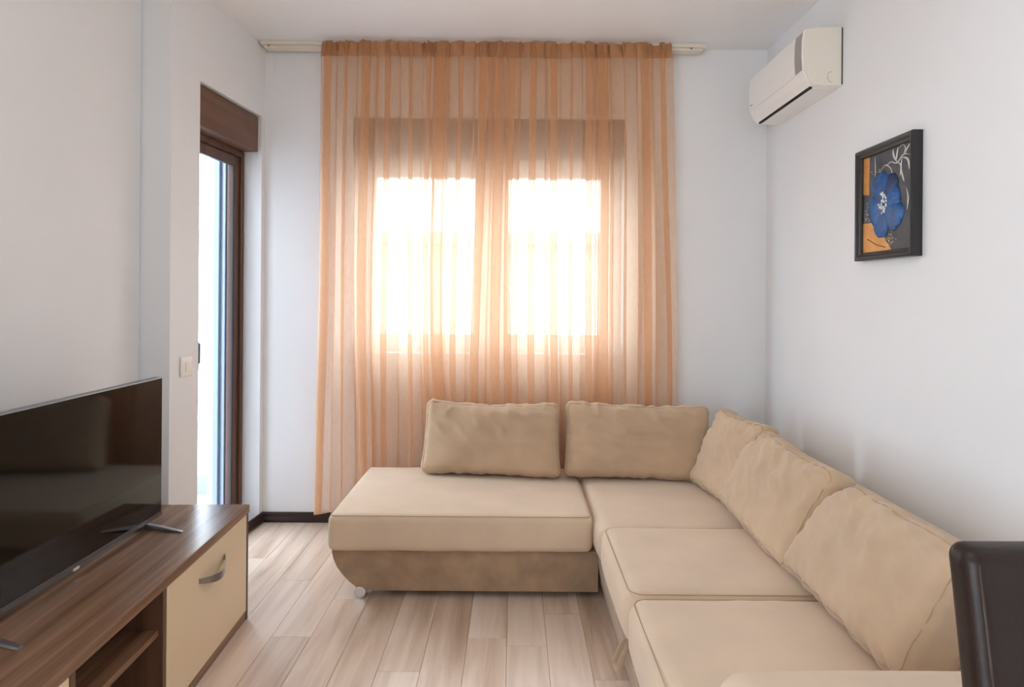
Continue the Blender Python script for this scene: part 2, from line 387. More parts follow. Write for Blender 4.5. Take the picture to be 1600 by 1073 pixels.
# --- door_1 (brown balcony door in the skewed wall)
door = skew(tag(empty('door_1'), 'brown framed glazed balcony door under a brown shutter box', kind='structure'))
def frame_y(y0, y1, z0, z1, w_, x0, x1, bev=.004, wb=None):
    mb = MB(); wb = wb or w_
    mb.box((x0, y0, z0), (x1, y0 + w_, z1), bev); mb.box((x0, y1 - w_, z0), (x1, y1, z1), bev)
    mb.box((x0, y0 + w_, z0), (x1, y1 - w_, z0 + wb), bev); mb.box((x0, y0 + w_, z1 - w_), (x1, y1 - w_, z1), bev); return mb
frame_y(S0 + .001, S1 - .001, .02, 2.099, .032, -.165, -.10, .003).build('door_frame', 'door_wood', door)
sash = frame_y(S0 + .034, S1 - .034, .054, 2.065, .05, -.155, -.112, .005).build('sash', 'door_wood', door)
MB().box((-.142, S0 + .08, .10), (-.128, S1 - .08, 2.02)).build('pane', 'glass', sash)
frame_y(S0 + .0835, S1 - .0835, .1035, 2.0155, .005, -.127, -.118, 0).build('gasket', 'gasket', sash)
MB().box((-.165, S0 + .001, 2.100), (-.016, S1 - .012, ZD - .006), .003).build('shutter_box', 'box_wood', door)
hd = MB().box((-.112, -.585, .955), (-.098, -.553, 1.075), .005).cyl((-.10, -.569, 1.03), (-.06, -.569, 1.03), .011)
hd.box((-.070, -.592, .955), (-.045, -.545, 1.062), .012, seg=3).tube([(-.058, -.569, .99), (-.055, -.571, .94), (-.055, -.573, .875)], [.014, .011, .007])
hd.build('door_handle', 'tv_black', door, 40)
g = MB()
for i, (x0, x1, y0) in enumerate(((-.185, -.166, .030), (-.20, -.186, .045), (-.222, -.201, .026), (-.236, -.223, .045), (-.268, -.237, .018))):
    g.box((x0, S1 - y0, .02), (x1, S1 - .001, 2.30), .002)
g.build('shutter_guide', 'alu', door)
MB().box((-.30, S1 - .012, .02), (-.2705, S1 + .02, 2.30), .002).build('outer_trim', 'alu_light', door)

# ============================================================ OUTSIDE
slab('floor_balcony', [((-4.2, 1.5, -.12), (-1.72, 4.35, -.02))], 'tile', 'grey-blue tiled balcony floor')
slab('wall_light_blocker', [((-3.6, 2.72, -.12), (-1.945, 2.82, 2.75))], 'parapet', 'added unseen wall blocking light at the near end of the balcony')  # added out of view to keep door light off the back wall
b = MB().box((-4.2, 4.22, -.02), (-1.70, 4.34, .43))
tag(b.build('wall_balcony_parapet', 'parapet'), 'low pale parapet at the end of the balcony', kind='structure')
tag(MB().box((-4.2, 4.205, -.02), (-1.70, 4.2195, .10)).build('trim_balcony_skirting', 'skirt_tile'), 'grey tiled skirting along the balcony parapet', kind='structure')
bp = tag(empty('balcony_railing', (-2.9, 4.28, .43)), 'white glazed balcony railing with round handrail, seen through the door', 'railing')
MB().box((-1.2, -.075, .001), (1.2, .075, .045), .006).build('ledge', 'white_pvc_and_haze', bp)
MB().cyl((-1.2, 0, .54), (1.2, 0, .54), .024, n=20).build('handrail', 'white_pvc_and_haze', bp, 40)
MB().box((-1.2, -.02, .15), (1.2, .02, .165), .002).build('rail_bar', 'white_pvc_and_haze', bp)
for x in (-1.19, -.4, .4, 1.15): MB().box((x - .02, -.02, .045), (x + .02, .02, .52), .003).build('post', 'white_pvc_and_haze', bp)
MB().box((-1.17, -.005, .17), (1.13, .005, .50)).build('glass_panel', 'glass', bp)
tag(MB().box((-60, -8, -3.4), (40, 70, -3.2)).build('ground', 'asphalt'), 'grey paving far below the windows', kind='structure')
bl = tag(empty('apartment_building', (-2, 16, -3.2)), 'long pale rendered building facing the window and balcony', 'building')
MB().box((-13, 0, 0), (10, 8, 5.75)).build('facade_wall', 'facade', bl)
MB().box((-13.3, -.4, 5.76), (10.3, 8.3, 6.05)).build('roof_slab', 'facade2', bl)
for i in range(9):
    for zz in (1.0, 3.6):
        w_ = MB().box((-11.5 + i * 2.4, -.04, zz), (-10.3 + i * 2.4, -.002, zz + 1.3)).build('window', 'facade2', bl)

# ============================================================ CURTAINS AND RAIL
rail = tag(empty('curtain_rail', (-.18, 3.60, H)), 'cream plastic curtain rail fixed to the ceiling above the window', 'curtain rail')
MB().box((-1.245, -.035, -.024), (1.24, .035, -.0005), .003).build('cover_strip', 'rail', rail)
MB().box((-1.225, -.028, -.040), (1.225, .030, -.0245), .003).build('track', 'rail', rail)
for x in (-1.2, 1.16): MB().cyl((x, -.0345, -.030), (x, -.027, -.030), .004, n=10).build('end_screw', 'metal_dark', rail)

def curtain(name, label, xt0, xt1, xb0, xb1, nf, seed, zb, zt=2.695, y0=3.528, bow=0):
    rd = random.Random(seed); N = nf * 26; K = 46
    ph = []; s = 0
    wid = [.6 + rd.random() * .9 for _ in range(nf)]; tot = sum(wid)
    amp = [.6 + rd.random() * .6 for _ in range(nf)]; ov = [.5 + rd.random() * .9 for _ in range(nf)]
    sk = [rd.uniform(-.25, .25) for _ in range(nf)]
    cum = [0]
    for x in wid: cum.append(cum[-1] + x / tot)
    def fold(t):      # t in 0..1 along the cloth
        u = t * nf; i = min(nf - 1, int(u)); fr = u - i
        a = amp[i]; n_ = amp[min(nf - 1, i + 1)] if fr > .5 else amp[max(0, i - 1)]; e = abs(fr - .5)
        a = a * (1 - e) + n_ * e
        o = ov[i] * (1 - e) + (ov[min(nf - 1, i + 1)] if fr > .5 else ov[max(0, i - 1)]) * e
        s_ = cum[i] + (cum[i + 1] - cum[i]) * fr
        return s_, a, o, fr
    bm = bmesh.new(); hb = bmesh.new()
    def pt(t, v, head=False):       # v 0 top .. 1 bottom
        s_, a, o, fr = fold(t)
        drift = .10 * nz3(s_ * 3.1 + seed, v * 1.2, 2, seed) * min(1, v * 1.5)
        ph_ = 2 * math.pi * (fr + .35 * nz3(s_ * 4, v * .9, 7, seed) * v)
        xa = xt0 + (xb0 - xt0) * v ** .7 ; xb = xt1 + (xb1 - xt1) * v ** .7
        W = xb - xa; per = W / nf
        soft = 1 - .45 * v                   # folds relax towards the hem
        env = min(1, t / .03, (1 - t) / .03)
        x = xa + W * min(1, max(0, s_ + drift * .5 * env)) - math.sin(2 * ph_) * per * .32 * o * soft * env * (.7 + .6 * v)
        x += math.sin(ph_) * per * .10 * env
        A = .019 * a * (.55 + .75 * min(1, v * 2.2)) 
        y = y0 + math.cos(ph_) * A + .004 * math.sin(11 * t * nf + 3 * v)
        z = zt + (zb - zt) * v
        if v > .97: z += .004 * math.sin(ph_)
        return x, y, z
    def grid(B, v0, v1, K, dx=lambda t, v: (0, 0, 0)):
        prev = None
        for k in range(K + 1):
            v = v0 + (v1 - v0) * k / K; row = []
            for i in range(N + 1):
                t = i / N; p = Vector(pt(t, v)) + Vector(dx(t, (v - v0) / (v1 - v0))); row.append(B.verts.new(p))
            if prev:
                for i in range(N): B.faces.new((prev[i], prev[i + 1], row[i + 1], row[i]))
            prev = row
    hv = .082 / (zt - zb)
    grid(bm, hv, 1, K)
    def hd_(t, v):
        j = math.sin(t * nf * 2 * math.pi * 3.1 + 2 * math.sin(t * 31 + seed) + v * 1.4 * math.sin(t * 57 + seed))
        pinch = math.exp(-((v - .45) / .35) ** 2)
        rag = .007 * nz3(t * 40, 0, 5, seed) * (1 - v) * 1.5
        j2 = math.sin(t * nf * 2 * math.pi * 1.7 + 5 * math.sin(t * 23 + seed) - v * 1.1)
        return (.006 * j2 * (1 - v), (.014 * j + .009 * j2) * (.4 + pinch) * (1 - .75 * v) - .004, rag)
    grid(hb, 0, hv, 8, hd_)
    root = tag(empty(name, ((xt0 + xt1) / 2, y0, zb)), label, 'curtain', 'peach sheer curtains on the window rail')
    M4 = Matrix.Translation(-Vector(root.location))
    for B in (bm, hb): bmesh.ops.transform(B, matrix=M4, verts=B.verts)
    c = bm_obj('fabric', bm, 'curtain', root); h = bm_obj('gathered_heading', hb, 'curtain_top', root)
    return root
curtain('sheer_curtain', 'left peach sheer curtain panel, its hem reaching nearly to the floor left of the sofa', -1.075, -.045, -1.095, -.035, 10, 3, .095)
curtain('sheer_curtain', 'right peach sheer curtain panel hanging behind the right-hand window sash and the corner cushions', -.055, .862, -.052, .925, 9, 8, .095)

# ============================================================ SOFA
sofa = tag(empty('corner_sofa', (.36, 2.72, 0)), 'beige microfibre L-shaped corner sofa along the window and right wall', 'sofa')
OX, OY = .36, 2.72
def part_soft(name, x0, x1, y0, y1, z0, z1, r, m, seed=0, crown=.012, wr=.003, step=.022, front=None, side=None, fn2=None):
    L = (x1 - x0, y1 - y0, z1 - z0)
    def fn(p, u):
        p = p.copy()
        top = max(0, u.z)
        p.z += crown * (1 - abs(u.x) ** 2.5) * (1 - abs(u.y) ** 2.5) * top
        e = max(abs(u.x), abs(u.y)) ** 6
        n1 = nz3(p.x * 5, p.y * 5, p.z * 7, seed) * wr
        n2 = nz3(p.x * 22, p.y * 9, p.z * 30, seed + 3) * wr * .7 * e
        if abs(u.x) > .9: p.x += math.copysign((1 - u.z ** 2) * .008 * (1 - abs(u.y) ** 4), u.x)
        if abs(u.y) > .9: p.y += math.copysign((1 - u.z ** 2) * .008 * (1 - abs(u.x) ** 4), u.y)
        if u.z > -.95: p += Vector(u).normalized() * (n1 + n2)
        if fn2: p = fn2(p, u)
        return p
    bm = softbox(L, r, step, fn)
    bmesh.ops.translate(bm, verts=bm.verts, vec=((x0 + x1) / 2 - OX, (y0 + y1) / 2 - OY, z0))
    return bm_obj(name, bm, m, sofa)
def seam_loop(parent, x0, x1, y0, y1, z, r=.045, rad=.0022, name='piping', zfun=None):
    pts = []
    for (cx_, cy_, a0) in ((x1 - r, y1 - r, 0), (x0 + r, y1 - r, 90), (x0 + r, y0 + r, 180), (x1 - r, y0 + r, 270)):
        for k in range(7):
            a = R(a0 + 15 * k); pts.append((cx_ + r * math.cos(a) - OX, cy_ + r * math.sin(a) - OY, z))
    return MB().tube(pts, rad, 6, True).build(name, 'seam', parent, 60)
# bases
curve = [(-.775, .205), (-.774, .19), (-.768, .165), (-.752, .13), (-.73, .10), (-.70, .068), (-.67, .045), (-.64, .033), (-.60, .03), (.372, .03), (.372, .205)]
bsf = MB().prism([(x - OX, z) for x, z in curve], 1, 2.745 - OY, 3.49 - OY, .006).build('chaise_base', 'suede', sofa, 35)
b = MB().prism([(.392 - OX, .03), (1.40 - OX, .03), (1.40 - OX, .205), (.372 - OX, .205), (.368 - OX, .17)], 1, 1.30 - OY, 3.49 - OY, .006)
b.build('sofa_base', 'suede', sofa, 35)
a_ = part_soft('seat_cushion', -.785, .345, 2.712, 3.492, .207, .366, .030, 'seat', 1, .007)
MB().tube([(-.745 + i * .0695 - OX, 2.7125 - OY + .006, .345 + .002 * math.sin(i)) for i in range(16)], .0016, 5).build('piping', 'seam', a_, 60) if False else None
seam_loop(a_, -.778, .338, 2.7185, 3.485, .3605, .03, .0015)
a_ = part_soft('seat_cushion', .352, 1.215, 2.57, 3.492, .207, .366, .045, 'seat', 2, .006)
a_ = part_soft('seat_cushion', .352, 1.215, 1.962, 2.552, .21, .392, .05, 'seat', 3, .006)
seam_loop(a_, .3645, 1.20, 1.974, 2.540, .3815, .045, .0013); 
a_ = part_soft('seat_cushion', .352, 1.215, 1.312, 1.955, .21, .392, .05, 'seat', 4, .006)
seam_loop(a_, .3645, 1.20, 1.324, 1.943, .3815, .045, .0013)
part_soft('backrest', 1.225, 1.415, 1.312, 3.49, .207, .56, .05, 'seat', 5, .004)
part_soft('armrest', .405, 1.40, 1.03, 1.30, .03, .567, .06, 'seat', 6, .006)
MB().cyl((-.652 - OX, 2.742 - OY, .0255), (-.652 - OX, 2.80 - OY, .0255), .025, n=28).build('foot', 'chrome', sofa, 40)
MB().cyl((-.652 - OX, 3.40 - OY, .0255), (-.652 - OX, 3.46 - OY, .0255), .025, n=28).build('foot', 'chrome', sofa, 40)
for x, y in ((.46, 2.0), (1.33, 1.36), (.46, 1.36), (1.33, 3.4)):
    MB().cyl((x - OX, y - OY, .0005), (x - OX, y - OY, .035), .02, n=16).build('foot', 'tv_black', sofa, 40)
# pull strap: flat ribbon loop
pts = []
for k in range(17):
    t = k / 16; a = math.pi * (t * 2 - .5)
    pts.append((t, a))
bm = bmesh.new(); rows = []
loop = [(.362, 2.035, .215), (.352, 2.05, .19), (.345, 2.08, .14), (.342, 2.10, .11), (.343, 2.108, .092), (.347, 2.095, .083), (.350, 2.075, .086), (.351, 2.06, .105), (.352, 2.035, .15), (.356, 2.00, .19), (.364, 1.985, .215)]
for i, p in enumerate(loop):
    p = Vector(p); q = Vector((.013, .006, 0))
    rows.append([bm.verts.new(p - q - Vector((OX, OY, 0))), bm.verts.new(p + q - Vector((OX, OY, 0)))])
for i in range(len(rows) - 1): bm.faces.new((rows[i][0], rows[i][1], rows[i + 1][1], rows[i + 1][0]))
st = bm_obj('pull_strap', bm, 'seat', sofa)
md = st.modifiers.new('s', 'SOLIDIFY'); md.thickness = .0025
md = st.modifiers.new('b', 'SUBSURF'); md.levels = md.render_levels = 2

# --- loose back cushions
def back_cushion(label, loc, rotz, lean, roll, W, Hh, Tk, seed, sag=.0, ear=0, wr=1.0, taper=0):
    root = tag(empty('back_cushion', loc, (R(-lean), R(roll), R(rotz))), label, 'cushion', 'loose beige back cushions on the sofa')
    root.rotation_mode = 'XYZ'
    root.rotation_euler = (Matrix.Rotation(R(rotz), 3, 'Z') @ Matrix.Rotation(R(-lean), 3, 'X') @ Matrix.Rotation(R(roll), 3, 'Y')).to_euler()
    def fn(p, u):
        p = p.copy()
        ex = 1 - abs(u.x) ** 3.2; ez = 1 - abs(u.z) ** 3.2
        full = max(0, ex * ez)
        edge = .52 + .48 * full ** .55          # face bulge; gusset at the rim
        p.y *= edge * (1.0 - .12 * u.z)
        # rim draws in between the corners
        p.x -= math.copysign(.012 * (1 - abs(u.z) ** 2), p.x) * abs(u.x) ** 3
        p.z -= math.copysign(.010 * (1 - abs(u.x) ** 2), p.z) * abs(u.z) ** 3
        p.x *= 1 - taper * (u.z + 1) / 2
        # slump at the upper edge
        p.z -= sag * (1 - u.x ** 2) * max(0, u.z) ** 2
        # wrinkles: gathered along the rim, crossing it
        rim = max(abs(u.x), abs(u.z)) ** 5
        s_ = nz3(p.x * 28, 0, p.z * 6, seed) if abs(u.z) > abs(u.x) else nz3(p.x * 6, 0, p.z * 28, seed + 5)
        rim2 = max(abs(u.x) ** 3, (abs(u.z) if u.z > 0 else abs(u.z) ** 2.5) ** 2.2)
        s2 = nz3(p.x * 17 + p.z * 4, 3, p.z * 3.2, seed + 2) if abs(u.z) > abs(u.x) else nz3(p.x * 3.2, 3, p.z * 17 + p.x * 4, seed + 7)
        g_ = (1 - abs(s_) * 2.2) * .0034 * rim * (1 - .5 * (abs(u.x * u.z))) + (.6 - abs(s2) * 2.4) * .0075 * rim2 * (1 - rim * .5)
        d1 = nz3(p.x * 6 + 4 * p.z, seed, p.z * 9 - 3 * p.x, 2); d2 = 1 - abs(nz3(p.x * 9 + 9 * p.z, seed * 2, p.z * 14, 9)) * 2
        top = max(0, u.z + .3)
        w_ = (d1 * .009 + max(0, d2 - .5) * .017 * (.3 + top)) * wr
        sg = 1 if p.y > 0 else -1
        p.y += sg * (w_ * (.4 + .6 * full) + g_ * wr)
        p.z += g_ * wr * abs(u.z) ** 8 * (1 if p.z > 0 else -1) * 1.2
        if ear:
            c_ = min(1, max(0, (-u.x if ear < 0 else u.x) - .62) * max(0, u.z - .40) * 5.5)
            p.y += .050 * c_ * abs(ear); p.z -= .022 * c_ * abs(ear); p.x += .045 * c_ * (1 if ear < 0 else -1) * abs(ear)
            crease = max(0, 1 - abs((-u.x if ear < 0 else u.x) * .8 + u.z - 1.38) * 9)
            p.y += .016 * crease * (1 if p.y < 0 else 0)
        return p
    bm = softbox((W, Tk, Hh), .045, .0125, fn)
    body = bm_obj('cushion_body', bm, 'pillow', root)
    # seams following the rim of front and back panels
    for sy in (-1, 1):
        pts = []; r = .045; L = (W / 2, Tk / 2, Hh / 2)
        for (cx_, cz_, a0) in ((L[0] - r, L[2] - r, 0), (-L[0] + r, L[2] - r, 90), (-L[0] + r, -L[2] + r, 180), (L[0] - r, -L[2] + r, 270)):
            nn = 14
            for k in range(nn):
                a = R(a0 + 90 * k / (nn - 1)); pts.append((cx_ + (r - .013) * math.cos(a), cz_ + (r - .013) * math.sin(a)))
        dense = []
        for i in range(len(pts)):
            p, q = Vector(pts[i]), Vector(pts[(i + 1) % len(pts)]); n_ = max(1, int((q - p).length / .03))
            for k in range(n_): dense.append(p.lerp(q, k / n_))
        out = []
        for q in dense:
            d_ = Vector((q.x, 0, q.y)); core = Vector((max(-L[0] + r, min(L[0] - r, q.x)), 0, max(-L[2] + r, min(L[2] - r, q.y))))
            off = (d_ - core).length; yy = (L[1] - r) + math.sqrt(max(0, r * r - off * off))
            p = Vector((q.x, sy * yy, q.y)); p = fn(p, Vector((p.x / L[0], p.y / L[1], p.z / L[2]))); p.z += L[2]; out.append(p)
        MB().tube(out, .0020, 6, True).build('seam', 'seam', body, 60)
    return root
back_cushion('beige back cushion at the left end of the row, standing on the long chaise seat', (-.115, 3.300, .372), -6, 13, 0, .735, .385, .175, 11, .012, 0, 1.1, .04)
back_cushion('beige back cushion in front of the right curtain, touching the leftmost cushion', (.632, 3.265, .370), -2.5, 12, 1.2, .745, .385, .18, 12, .004, 0, 1.1, .0)
back_cushion('beige back cushion leaning in the sofa corner, mostly hidden by the cushion before it', (.955, 2.965, .372), -82, 22, 0, .47, .40, .17, 13, .014, 0, 1.7, .06)
back_cushion('beige back cushion in the middle of the right-hand row on the raised seat', (.925, 2.42, .394), -88, 26, 3, .665, .38, .17, 14, .012, -.5, 1.8, .03)
back_cushion('beige back cushion nearest the dark leather chair, with a folded top corner', (.925, 1.775, .394), -90, 30, 1, .655, .362, .19, 15, .004, -.8, 1.8, .02)

# ============================================================ TV CABINET
CT = math.atan(.043)
cab = tag(empty('tv_cabinet', (-1.06, 2.573, 0), (0, 0, CT)), 'low walnut television cabinet with cream doors against the left wall', 'cabinet')
CL, CD, CHh = 1.72, .535, .455
MB().box((-CD, -CL, CHh - .032), (.004, .0, CHh), .002).build('top_panel', 'walnut', cab)
MB().box((-CD, -.020, .0), (.0, -.0005, CHh - .0325), .0015).build('side_panel', 'walnut_v', cab)
MB().box((-CD, -CL, .0), (.0, -CL + .02, CHh - .0325), .0015).build('side_panel', 'walnut_v', cab)
MB().box((-CD + .02, -CL + .0205, .0), (-.002, -.0205, .034), .001).build('plinth', 'walnut', cab)
MB().box((-CD, -CL + .0205, .0345), (-CD + .008, -.0205, CHh - .033)).build('back_panel', 'walnut', cab)
for y in (-.681, -1.106):
    MB().box((-CD + .009, y, .0345), (-.0, y + .022, CHh - .033), .001).build('divider', 'walnut_v', cab)
MB().box((-CD + .009, -1.0835, .287), (-.012, -.6815, .306), .001).build('shelf', 'walnut', cab)
for ya, yb in ((-.6575, -.0225), (-CL + .022, -1.108)):
    d = MB().box((-.018, ya, .038), (.0005, yb, CHh - .0355), .0015).build('door', 'cream', cab)
    ym = -.34 if ya > -1 else -1.40
    pts = [(.0005 + .030 * math.sin(math.pi * k / 14), ym - .105 + .21 * k / 14, .342 - .020 * math.sin(math.pi * k / 14)) for k in range(15)]
    t = bmesh.new(); rows = []
    for i, p in enumerate(pts):
        h2 = .0085 + .005 * math.sin(math.pi * i / 14)
        rows.append([t.verts.new((p[0], p[1], p[2] - h2)), t.verts.new((p[0], p[1], p[2] + h2)), t.verts.new((p[0] + .004, p[1], p[2] + h2)), t.verts.new((p[0] + .004, p[1], p[2] - h2))])
    for i in range(14):
        for k in range(4): t.faces.new((rows[i][k], rows[i][(k + 1) % 4], rows[i + 1][(k + 1) % 4], rows[i + 1][k]))
    t.faces.new(rows[0]); t.faces.new(rows[-1][::-1])
    bm_obj('handle', t, 'metal', d, False)

# ============================================================ TELEVISION
tv = tag(empty('television', (-1.31, 1.925, .455)), 'large flat black television standing on the walnut cabinet', 'television')
y0, y1, z0, z1 = -.463, .463, .018, .533
MB().box((-.03, y0, z0), (0, y1, z1), .003).build('housing', 'metal_dark', tv)
MB().box((-.058, y0 + .12, z0 + .02), (-.0305, y1 - .12, z0 + .30), .01).build('rear_cover', 'tv_black', tv)
MB().box((-.002, y0 + .004, z0 + .016), (.0022, y1 - .004, z1 - .004), .0005).build('screen', 'screen', tv)
MB().box((-.001, y0 + .001, z0 + .001), (.0035, y1 - .001, z0 + .0155), .001).build('lower_bezel', 'metal_dark', tv)
MB().box((.0, -.018, z0 - .005), (.005, .008, z0 + .004), .001).build('badge', 'silver', tv)
for yc, s in ((.372, -1), (-.372, -1)):
    t = MB()
    sec = [(-.135, -.02, .0015, .011, .004), (-.06, -.008, .004, .013, .007), (0, 0, .012, .014, .012), (.06, -.012, .009, .015, .007), (.145, -.034, .0022, .010, .0035)]
    bm = t.bm; rows = []
    for (x, dy, zc, hw, th) in sec:
        rows.append([bm.verts.new((x, yc + dy - hw, max(.0004, zc - th / 2))), bm.verts.new((x, yc + dy + hw, max(.0004, zc - th / 2))), bm.verts.new((x, yc + dy + hw * .6, zc + th / 2)), bm.verts.new((x, yc + dy - hw * .6, zc + th / 2))])
    for i in range(4):
        for k in range(4): bm.faces.new((rows[i][k], rows[i][(k + 1) % 4], rows[i + 1][(k + 1) % 4], rows[i + 1][k]))
    bm.faces.new(rows[0]); bm.faces.new(rows[-1][::-1])
    t.build('leg', 'metal', tv)

# ============================================================ AIR CONDITIONER
ac = tag(empty('air_conditioner', (1.4395, 3.145, 2.236)), 'white wall-mounted air conditioner near the ceiling in the corner', 'air conditioner')
prof = [(0, .262), (-.10, .260), (-.150, .252), (-.166, .241), (-.171, .20), (-.172, .13), (-.170, .09), (-.167, .066), (-.150, .030), (-.131, .006), (-.118, .002), (-.06, -.001), (0, .0)]
ly0, ly1 = -.325, .325
MB().prism([(p[0], p[1]) for p in prof], 1, ly0 + .006, ly1 - .006).build('body', 'ac', ac, 30)
for a, c in ((ly0, ly0 + .0055), (ly1 - .0055, ly1)):
    pc = MB().prism([(p[0] * .985 - .0015, p[1] * .985 + .002) for p in prof], 1, a, c, .0015).build('end_cap', 'ac_side', ac)
    if a < 0:
        MB().tube([(-.045, a - .0006, .062), (-.058, a - .0006, .060), (-.064, a - .0006, .052), (-.064, a - .0006, .028), (-.058, a - .0006, .019), (-.045, a - .0006, .017)], .0010, 5).build('knockout_outline', 'ac_grey', pc)
front = [(-.1705, .068), (-.1725, .10), (-.1745, .13), (-.1735, .20), (-.1685, .241), (-.160, .25), (-.157, .247), (-.165, .20), (-.166, .13), (-.165, .07)]
fp = MB().prism(front, 1, ly0 + .004, ly1 - .004).build('front_panel', 'ac', ac, 30)
grey = [(-.1712, .072), (-.1732, .10), (-.1752, .13), (-.1742, .20), (-.1692, .240), (-.168, .238), (-.172, .20), (-.1725, .13), (-.170, .075)]
MB().prism(grey, 1, ly0 + .015, ly0 + .083).build('grey_panel', 'ac_grey', fp)
MB().prism([(-.168, .0635), (-.1505, .0295), (-.1315, .0055), (-.134, .003), (-.1545, .028), (-.1715, .0625)], 1, ly0 + .02, ly1 - .012).build('louvre', 'ac', ac)
MB().box((-.131, ly0 + .03, -.002), (-.119, ly1 - .03, .006)).build('air_slot', 'black', ac)
MB().box((-.117, ly0 + .03, -.004), (-.05, ly1 - .03, .003), .002).build('lower_flap', 'ac', ac)
MB().box((-.1765, ly1 - .05, .09), (-.1738, ly1 - .03, .096)).build('badge', 'ac_grey', fp)
MB().box((-.004, ly0 - .003, .006), (.0, ly0 - .0005, .256)).build('wall_plate', 'gasket', ac)

# ============================================================ PAINTING (on the right wall; +Y local = away from camera)
pw, phh = .381, .446
pic = tag(empty('framed_picture', (1.4395, 2.4485, 1.452)), 'small black framed picture of an embossed blue flower on the right wall', 'picture')
fr = MB()
def fprof(d):  # moulding: (inset from outer edge, distance from wall)
    return d
pr = [(0, 0), (0, .036), (.006, .040), (.014, .038), (.022, .031), (.028, .029), (.032, .025), (.032, .0)]
bm = fr.bm; rings = []
for ins, dep in pr:
    rings.append([bm.verts.new((-dep, -pw / 2 + ins, ins)), bm.verts.new((-dep, pw / 2 - ins, ins)), bm.verts.new((-dep, pw / 2 - ins, phh - ins)), bm.verts.new((-dep, -pw / 2 + ins, phh - ins))])
for i in range(len(pr)):
    A, B = rings[i], rings[(i + 1) % len(pr)]
    for k in range(4): bm.faces.new((A[k], A[(k + 1) % 4], B[(k + 1) % 4], B[k]))
fr.build('frame', 'frame_black', pic)
xc = -.018
cvs = MB().box((xc, -pw / 2 + .0325, .0325), (-.002, pw / 2 - .0325, phh - .0325)).build('canvas', 'canvas', pic)
# picture coordinates: U to the right in the photo (towards the camera, -Y), V up, 0..1 inside the frame
iw, ih = pw - .065, phh - .065
def UV(u, v, d=.0): return Vector((xc - d, pw / 2 - .0325 - u * iw, .0325 + v * ih))
def flatpoly(pts, d0, d1, name, m, parent=cvs):
    t = bmesh.new(); A = [t.verts.new(UV(u, v, d0)) for u, v in pts]; B = [t.verts.new(UV(u, v, d1)) for u, v in pts]
    t.faces.new(A); t.faces.new(B[::-1])
    for i in range(len(pts)): t.faces.new((A[i], B[i], B[(i + 1) % len(pts)], A[(i + 1) % len(pts)]))
    return bm_obj(name, t, m, parent, False)
flatpoly([(0, .62), (.13, .60), (.14, 1), (0, 1)], .0, .0012, 'gold_field', 'gold')
flatpoly([(0, 0), (.62, 0), (.50, .10), (.44, .22), (.34, .30), (0, .31)], .0, .0012, 'gold_field', 'gold')
t = MB(); t.tube([UV(.10, .14, .0015), UV(.3, .07, .0018), UV(.5, .03, .0015)], .0015, 6); t.build('gold_line', 'frame_black', cvs)
rd = random.Random(5)
t = MB()
for i in range(70):
    u = rd.gauss(.55, .08); v = rd.gauss(.10, .07)
    if .02 < u < .98 and .02 < v < .3: t.sphere(UV(u, v, .0006), rd.uniform(.001, .0032), (.4, 1, 1), n=4)
for i in range(45):
    u = rd.gauss(.12, .06); v = rd.gauss(.42, .09)
    if .01 < u < .98: t.sphere(UV(u, v, .0006), rd.uniform(.001, .003), (.4, 1, 1), n=4)
for i in range(16):
    u = .18 + rd.random() * .3; v = .76 + rd.random() * .1
    t.sphere(UV(u, v, .0006), rd.uniform(.001, .003), (.4, 1, 1), n=4)
tag(t.build('gold_flecks', 'gold_pale', cvs), kind='stuff')
def scroll(ps, r0=.0022):
    n = len(ps); pts = []
    for i in range((n - 1) * 6 + 1):
        s_ = i / 6; k = min(n - 2, int(s_)); fr_ = s_ - k
        p0, p1, p2, p3 = [Vector(ps[max(0, min(n - 1, k + j))]) for j in (-1, 0, 1, 2)]
        q = .5 * ((2 * p1) + (-p0 + p2) * fr_ + (2 * p0 - 5 * p1 + 4 * p2 - p3) * fr_ ** 2 + (-p0 + 3 * p1 - 3 * p2 + p3) * fr_ ** 3)
        pts.append(UV(q.x, q.y, .0012))
    m_ = len(pts)
    MB().tube(pts, [max(.0006, r0 * math.sin(math.pi * min(.97, max(.03, (i + 1) / (m_ + 1))))) for i in range(m_)], 6).build('scroll', 'silver', cvs, 60)
scroll([(.48, .84), (.60, .87), (.72, .84), (.84, .90), (.97, .88)], .003)
scroll([(.64, .99), (.66, .92), (.72, .85)], .004); scroll([(.74, .99), (.72, .92), (.70, .86)], .003)
scroll([(.72, .85), (.80, .80), (.78, .70)], .003); scroll([(.82, .88), (.80, .78), (.84, .68), (.86, .64)], .003)
scroll([(.86, .89), (.92, .95), (.99, .99)], .003); scroll([(.82, .88), (.93, .84), (.96, .74)], .004); scroll([(.75, .97), (.82, 1.0), (.88, .96), (.84, .90)], .002)
scroll([(.90, .58), (.94, .48), (.92, .36)], .0025); scroll([(.36, .80), (.48, .86), (.60, .80), (.62, .72)], .002); scroll([(.26, .98), (.27, .85), (.27, .76)], .0015)
